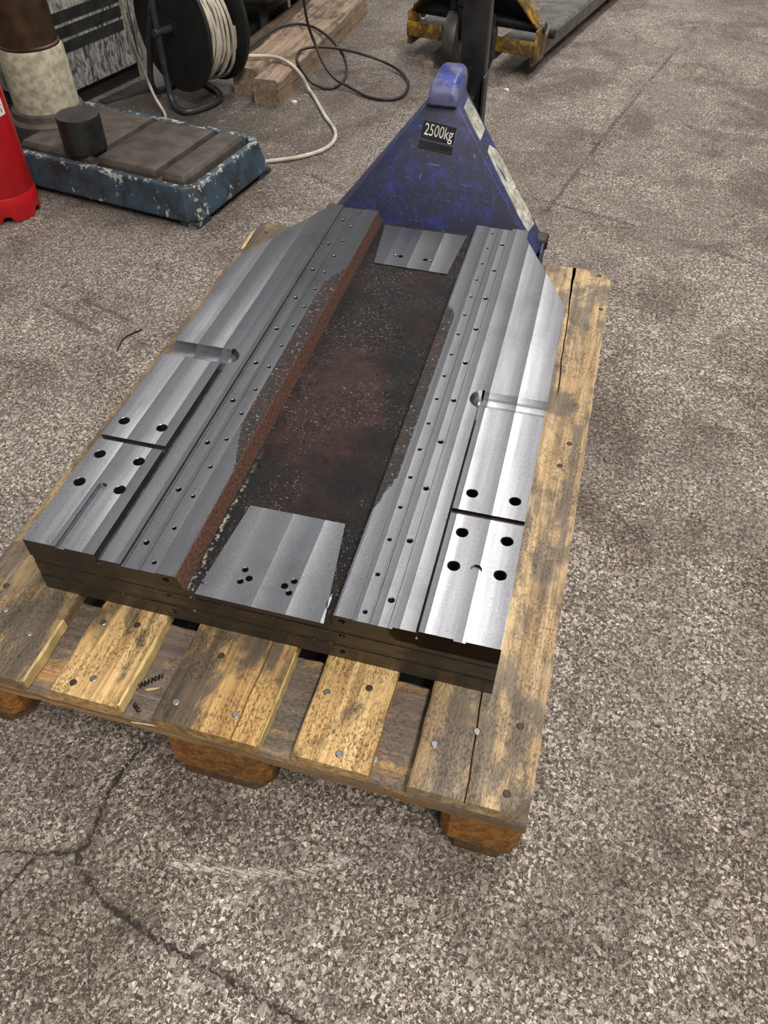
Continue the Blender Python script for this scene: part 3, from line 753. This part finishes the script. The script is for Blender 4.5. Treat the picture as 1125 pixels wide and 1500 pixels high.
# local: x leftwards negative, y away
L_, Dp, H = -.80, .395, .100
def frame_ring(x0, x1, y0, y1, c, z):
    return [(x0, y0, z), (x1 - c, y0, z), (x1, y0 + c, z), (x1, y1 - c, z), (x1 - c, y1, z), (x0, y1, z)]
rim = MB()
outer = [frame_ring(L_, .0 - k, 0 + k, Dp - k, .030, z) for z, k in ((.012, .010), (.018, -.002), (.030, 0), (.088, .012), (H, .014))]
inner = [frame_ring(L_ + .02, -.034, .034, Dp - .034, .022, z) for z in (H, .05)]
rim.loft(outer + inner)
put('base_casting', rim, 'cast_blue', D, None, .003)
foot = MB()
for x0, x1, y0, y1 in ((-.06, -.004, .006, .07), (-.05, -.004, Dp - .07, Dp - .006), (L_ + .02, L_ + .08, .01, .07), (L_ + .02, L_ + .08, Dp - .07, Dp - .01)):
    put('foot', MB().box(x0, x1, y0, y1, 0, .014), 'cast_blue', D, None, .002)
# T-slot table: three slabs with slots between, on a lower deck
put('table_deck', MB().box(-.60, -.036, .036, Dp - .036, .04, .078), 'table_iron', D)
def slab(x0, x1, k0, k1, y0=.060, y1=Dp - .055):
    rg = [[(x, y, z) for x, y in ((x0 - k0 * k, y0 - k), (x1 + k1 * k, y0 - k), (x1 + k1 * k, y1 + k), (x0 - k0 * k, y1 + k))] for z, k in ((.074, .010), (.098, .008), (.110, 0))]
    return put('table_slab', MB().loft(rg), 'table_iron', D, None, .0012)
slab(-.130, -.068, 0, 1); slab(-.342, -.153, 0, 0); slab(-.60, -.365, 1, 0)
put('slot_strip', MB().box(-.1525, -.1305, .055, Dp - .05, .078, .086), 'rust', D)
put('slot_strip', MB().box(-.3645, -.3425, .055, Dp - .05, .078, .086), 'rust', D)
# raised seat for the column and column itself
cx, cy = -.655, .235
put('column_flange', MB().lathe([(.118, .060), (.118, .112), (.112, .118), (.104, .120), (.101, .136), (.094, .140)], 48, TR(cx, cy)), 'table_iron', D, 40)
put('collar', MB().lathe([(.092, .136), (.089, .285), (.084, .297), (.081, .298)], 48, TR(cx, cy)), 'cream', D, 40)
put('column', MB().lathe([(.078, .15), (.078, 1.45), (.070, 1.46)], 48, TR(cx, cy)), 'brown_col', D, 40)
put('column_lip', MB().ring([(.0785, .296), (.083, .296), (.083, .303), (.0785, .306)], 48, TR(cx, cy)), 'brown_col', D, 40)

cyl = thing('steel_cylinder', 'short dark solid steel cylinder standing on the slotted machine table', 'metal block', (-.646, 1.520, .1105))
put('bar_body', MB().lathe([(.056, 0), (.0575, .001), (.0575, .086), (.0568, .0875)], 48), 'bar', cyl, 40)
put('bar_end_face', MB().lathe([(.0566, .0872), (.0566, .0885), (.055, .0890)], 48), 'bar_top', cyl, 40)

# ------------------------------------------------------------------ fire extinguisher
X0 = thing('fire_extinguisher', 'red fire extinguisher cylinder with white label at the left edge', 'fire extinguisher', (-.800, 1.328, 0))
R = .080
put('cylinder', MB().lathe([(R - .002, .062), (R, .066), (R, .40), (R * .93, .44), (R * .75, .475), (R * .42, .50), (.028, .51), (.028, .53)], 64), 'red', X0, 40)
sk = MB(); seg = 96; prof_o = []; v = []
def skirt(i):
    a = 2 * PI * i / seg; n = (a * 5 / (2 * PI) + .32) % 1.0
    return .016 * max(0, min(1, (.16 - abs(n - .5)) / .05)) if abs(n - .5) < .16 else 0.0
rings = [[], [], [], [], [], []]
for i in range(seg):
    a = 2 * PI * i / seg; ca, sa = math.cos(a), math.sin(a); zb_ = skirt(i)
    for k, (r, z) in enumerate(((R - .006, zb_), (R - .002, zb_ + .002), (R + .0015, .030), (R + .0015, .064), (R, .067), (R - .004, .067))):
        rings[k].append((r * ca, r * sa, max(z, zb_)))
sk.loft(rings, False)
put('base_ring', sk, 'red', X0, 40)
lab = MB(); ls = []
A0, A1 = math.radians(-165), math.radians(8)
for k in range(25):
    a = A0 + (A1 - A0) * k / 24
    ls.append([((R + q) * math.cos(a), (R + q) * math.sin(a), z) for q, z in ((.0002, .258), (.0009, .258), (.0009, .36), (.0002, .36))])
lb_ = put('label_sheet', MB().loft(ls), 'label', X0)
for ch, z in (('A', .284), ('E', .269)):
    a = math.radians(0)
    T = TR((R + .0006) * math.cos(a), (R + .0006) * math.sin(a), z, PI / 2, 0, a + PI / 2)
    text_part('lettering', ch, .012, 'ink', lb_, T, .0006)
put('valve', MB().lathe([(.018, .53), (.018, .56), (.026, .565), (.026, .585), (.015, .59)], 24), 'black_metal', X0, 40)
put('lever', MB().loft([[(-.011, y, z), (.011, y, z), (.011, y, z + .006), (-.011, y, z + .006)] for y, z in ((-.02, .585), (.05, .60), (.12, .63))]), 'black_metal', X0, None, .002)
put('hose', MB().tube([(0, .015, .555), (.0, .09, .54), (.0, .115, .46), (0, .11, .30), (0, .105, .20)], .009, 10, 6), 'black_metal', X0, 60)

# ------------------------------------------------------------------ grey cabinet with vents
ux, uy = .229, .973
C0 = thing('metal_cabinet', 'blistered grey metal cabinet with three rows of vents behind the column', 'cabinet', (-.915, 2.360, 0), math.atan2(-ux, uy))
# local: +y along the face towards the back, +x out of the face; right edge at y=0
cb = MB().box(-.45, 0, -.46, .0, .050, .85)
body = put('cabinet_body', cb, 'cabinet', C0, None, .006)
put('plinth', MB().box(-.44, -.02, -.44, -.02, 0, .052), 'vent', C0)
for z0 in (.262, .221, .180):
    g = put('vent_row', MB().box(0.0003, .0012, -.450, -.068, z0 - .0155, z0 + .0155), 'vent', C0)
    m = MB()
    for k in range(62):
        y = -.449 + k * .00614
        m.box(.0005, .0030, y, y + .0013, z0 - .0155, z0 + .0155)
    lv = put('louvre_bars', m, 'dark_cast', g); lv['kind'] = 'stuff'
put('door_seam', MB().box(0, .0012, -.030, -.026, .06, .84), 'vent', C0)
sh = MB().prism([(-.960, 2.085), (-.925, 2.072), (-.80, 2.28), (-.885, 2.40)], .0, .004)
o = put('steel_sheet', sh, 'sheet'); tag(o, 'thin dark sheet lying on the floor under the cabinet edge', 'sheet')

# ------------------------------------------------------------------ cable reel
ax = Vector((.43, .90, 0)).normalized(); f1 = Vector((-.672, 2.16, 0)); RZ = .225; RR = .182
K = thing('cable_reel', 'black cable reel wound with cream cable on a tube stand', 'cable reel', tuple(f1), math.atan2(-ax.x, ax.y))
# local: +y along the axle (away), z up
def yT(y): return TR(0, y, RZ, -PI / 2)
for nm, y in (('flange', 0.0), ('flange', .155)):
    fo = put(nm, MB().lathe([(.168, -.004), (RR, -.003), (RR, .003), (.168, .004)], 56, yT(y)), 'plastic', K, 40)
    put('hub_boss', MB().lathe([(.020, -.008), (.024, -.006), (.024, .006), (.020, .008)], 28, yT(y)), 'plastic', fo, 40)
    put('rim', MB().ring([(RR - .006, -.006), (RR + .003, -.006), (RR + .003, .006), (RR - .006, .006)], 56, yT(y)), 'plastic', fo, 40)
put('drum', MB().lathe([(.085, .004), (.085, .151)], 40, yT(0)), 'plastic', K, 40)
r = random.Random(5)
for lay in range(3):
    pts = []; turns = 12 - lay * 2
    for i in range(turns * 14 + 1):
        a = 2 * PI * i / 14; t = i / (turns * 14)
        y = .014 + .126 * t + r.uniform(-.004, .004) + .006 * math.sin(3 * a + lay)
        rad = .108 + lay * .0125 + (.022 * max(0, -math.sin(a))) * (.4 + .6 * r.random()) * (lay == 2)
        pts.append((rad * math.cos(a), y, RZ + rad * math.sin(a)))
    put('cable_winding', MB().tube(pts, .0058, 6, 2), 'cable_cream', K, 60)
for k in range(4):                                     # loose slack loops hanging lower than the rest
    y0 = .03 + .03 * k; pts = []
    for i in range(28):
        a = 2 * PI * i / 28; rad = .132 + .030 * max(0, -math.sin(a + .1 * k)) + .004 * k
        pts.append((rad * math.cos(a), y0 + .018 * math.sin(a + k), RZ + rad * math.sin(a)))
    put('cable_winding', MB().tube(pts, .0058, 6, 2, True), 'cable_cream', K, 60)
inv = (Matrix.Translation(f1) @ Matrix.Rotation(math.atan2(-ax.x, ax.y), 4, 'Z')).inverted()
def loc(p): return tuple(inv @ Vector(p))
put('stand_tube', MB().tube([loc(p) for p in ((-.700, 2.10, .62), (-.698, 2.105, .45), (-.698, 2.108, .25), (-.696, 2.108, .08), (-.688, 2.10, .030), (-.660, 2.078, .012), (-.620, 2.066, .011), (-.585, 2.105, .011), (-.562, 2.165, .011), (-.566, 2.215, .011), (-.60, 2.262, .011), (-.66, 2.305, .011), (-.735, 2.362, .012))], .0105, 10, 6), 'tube', K, 60)
put('stand_leg', MB().tube([loc(p) for p in ((-.70, 2.105, .30), (-.77, 2.16, .15), (-.80, 2.20, .012), (-.735, 2.362, .012))], .0100, 8, 6), 'tube', K, 60)
put('axle', MB().lathe([(.012, -.075), (.012, .19)], 16, yT(0)), 'tube', K, 40)

# ------------------------------------------------------------------ timbers
def timber(name, label, x0, x1, y0, y1, h, mat, rnd_top=.012, seed=0):
    r = random.Random(seed); rg = []
    n = 26
    for i in range(n + 1):
        y = y0 + (y1 - y0) * i / n; j = lambda: r.uniform(-.0018, .0018); c = rnd_top + r.uniform(-.003, .004)
        rg.append([(x0 + j(), y, 0), (x1 + j(), y, 0), (x1 + j(), y, h - c), (x1 - c, y, h + j()), (x0 + c, y, h + j()), (x0 + j(), y, h - c)])
    ob = put(name, MB().loft(rg), mat)
    return tag(ob, label, 'timber')
timber('squared_timber', 'squared timber beam lying nearer the open floor, outer of the pair', -.442, -.350, 2.215, 3.26, .082, 'wood_beam', .010, 1)
timber('squared_timber', 'squared timber beam next to the log, under the cables, inner of the pair', -.545, -.446, 2.286, 3.10, .084, 'wood_beam', .014, 2)
lg = MB().lathe([(.030, 0), (.034, .004), (.036, .3), (.035, .8), (.032, .82)], 18, TR(-.612, 2.50, .036, -PI / 2, 0, math.radians(-2)))
tag(put('wooden_log', lg, 'wood_dark', None, 40), 'thin dark round log lying behind the timber beams', 'log')

# ------------------------------------------------------------------ dark machine housing at the back
H0 = thing('machine_housing', 'dark rounded machine casting on short legs behind the reel', 'machine', (-.86, 3.05, 0))
rg = []
for z, k in ((.115, .05), (.125, .02), (.15, .004), (.20, 0), (.55, 0), (.58, .02)):
    w, d, c = .30 - k, .26 - k, .07
    pl = []
    for sx, sy in ((1, -1), (1, 1), (-1, 1), (-1, -1)):
        for q in range(5):
            a = {(1, -1): -PI / 2, (1, 1): 0, (-1, 1): PI / 2, (-1, -1): PI}[(sx, sy)] + q * PI / 8
            pl.append((sx * (w - c) + c * math.cos(a), sy * (d - c) + c * math.sin(a), z))
    rg.append(pl)
put('casting', MB().loft(rg), 'dark_cast', H0, 40)
for x, y in ((.20, -.17), (-.20, -.17), (.20, .17), (-.20, .17)):
    put('leg', MB().loft([[(x + sx * w, y + sy * w, z) for sx, sy in ((-1, -1), (1, -1), (1, 1), (-1, 1))] for z, w in ((0, .022), (.01, .014), (.13, .014))]), 'dark_cast', H0)
put('oil_tray', MB().box(-.25, .16, -.22, .2, .0, .035), 'vent', H0, None, .006)

# ------------------------------------------------------------------ cables on the floor
def cable(name, label, pts, r, mat):
    return tag(put(name, MB().tube(pts, r, 8, 7), mat, None, 60), label, 'cable')
cable('power_cable', 'cream cable running from the reel over the timbers across the floor',
      [(-.672, 2.34, .012), (-.640, 2.365, .05), (-.560, 2.34, .096), (-.515, 2.365, .096), (-.43, 2.385, .095), (-.365, 2.36, .090), (-.325, 2.365, .055), (-.300, 2.365, .012), (-.262, 2.315, .0065), (-.175, 2.171, .0065), (-.111, 2.075, .0065), (-.087, 2.001, .0065), (-.096, 1.925, .0065), (-.148, 1.855, .0065), (-.221, 1.804, .0065), (-.25, 1.785, .0065)], .0062, 'cable_cream')
cable('power_cable', 'black cable looping over the timber beams and onto the floor',
      [(-.330, 2.42, .42), (-.334, 2.46, .26), (-.33, 2.48, .175), (-.315, 2.50, .11), (-.273, 2.464, .06), (-.226, 2.434, .03), (-.173, 2.421, .014), (-.083, 2.369, .006), (-.009, 2.365, .006), (.027, 2.414, .006), (.021, 2.511, .006), (-.023, 2.604, .01), (-.104, 2.665, .02), (-.187, 2.638, .05), (-.258, 2.576, .08), (-.318, 2.525, .095), (-.360, 2.48, .095), (-.352, 2.41, .09), (-.338, 2.40, .06), (-.306, 2.407, .02), (-.256, 2.404, .006), (-.223, 2.42, .006), (-.213, 2.491, .006), (-.227, 2.578, .008), (-.246, 2.61, .04), (-.275, 2.61, .08), (-.345, 2.68, .092), (-.42, 2.745, .092), (-.49, 2.75, .092), (-.53, 2.69, .092), (-.545, 2.56, .093), (-.548, 2.40, .093), (-.60, 2.375, .07), (-.665, 2.37, .02), (-.69, 2.35, .008)], .0050, 'cable_black')
cable('power_cable', 'thin cream cable hanging in front of the grey cabinet down to the blue base',
      [(-.60, 1.78, .62), (-.64, 1.84, .50), (-.667, 1.887, .39), (-.70, 1.945, .28), (-.728, 2.003, .2), (-.750, 2.07, .11), (-.735, 2.075, .045), (-.69, 2.04, .010), (-.66, 1.99, .0055), (-.60, 1.90, .0055)], .0050, 'cable_cream')

# ------------------------------------------------------------------ small litter
def curl(name, label, a, b, r, turns, z):
    a = Vector((*a, z)); b = Vector((*b, z)); d = (b - a); n = int(turns * 10); t = d.normalized(); w = Vector((-t.y, t.x, 0))
    pts = [a + d * (i / n) + r * (math.cos(2 * PI * i / 10) * w + math.sin(2 * PI * i / 10) * Vector((0, 0, 1))) + Vector((0, 0, r)) for i in range(n + 1)]
    return tag(put(name, MB().tube(pts, .0011, 5, 1), 'swarf', None, 60), label, 'swarf')
curl('swarf_curl', 'long dark twisted swarf curl on the grey cross board between deck boards', (.286, .043), (.310, .066), .0022, 7, .1232)
curl('swarf_curl', 'short dark swarf curl near the front edge of the cross board', (.293, .018), (.304, .011), .0020, 3, .1232)
def splinter(label, a, b, w, z, z2=None, mat='wood_fresh', name='wood_splinter', cat='splinter'):
    a = Vector((*a, z)); b = Vector((*b, z if z2 is None else z2)); d = b - a; t = d.normalized(); s = t.cross(Vector((0, 0, 1))).normalized(); u = Vector((0, 0, 1))
    rg = [[tuple(a + d * k + s * w * q), tuple(a + d * k + u * w * q * .9), tuple(a + d * k - s * w * q)] for k, q in ((0, .5), (.15, 1), (.6, .8), (1, .08))]
    return tag(put(name, MB().loft(rg), mat), label, cat)
splinter('pale wood splinter beside the long swarf curl on the cross board', (.296, .042), (.313, .050), .0022, .1223)
splinter('upright pale splinter at the far left edge of the pallet', (.004, 1.075), (.010, 1.145), .0045, .1445, .158)
splinter('fine straw hanging over the front edge of the cross board', (.300, -.004), (.345, .001), .0012, .1225)
tag(put('wire_bit', MB().tube([(-.207, .831, .002), (-.214, .865, .003), (-.209, .891, .003), (-.192, .917, .002)], .0016, 6, 5), 'swarf', None, 60), 'short bent black wire lying on the floor left of the bed plate', 'wire')
def chip(name, label, x, y, r, mat, seed, h=.35, cat='debris'):
    q = random.Random(seed); m = MB(); n = 9
    base_ = [(math.cos(2 * PI * i / n) * r * q.uniform(.6, 1.1), math.sin(2 * PI * i / n) * r * q.uniform(.5, .8)) for i in range(n)]
    m.loft([[(x + px * k, y + py * k, z) for px, py in base_] for k, z in ((1, .0003), (.92, r * h), (.4, r * h * 1.3))])
    return tag(put(name, m, mat), label, cat)
chip('pale_chip', 'small white chip lying on the floor beside the outer timber beam', -.318, 2.268, .013, 'chip', 1)
chip('pale_chip', 'flat white disc-like chip on the floor behind the slotted table', -.820, 2.03, .022, 'chip', 2, .15)
chip('dry_leaf', 'curled brown dry leaf by the wheel of the yellow truck', .043, 2.735, .028, 'leaf', 3, .5, 'leaf')
chip('pale_chip', 'tiny white chip on the open floor right of the black tiller', .361, 2.581, .012, 'chip', 4)
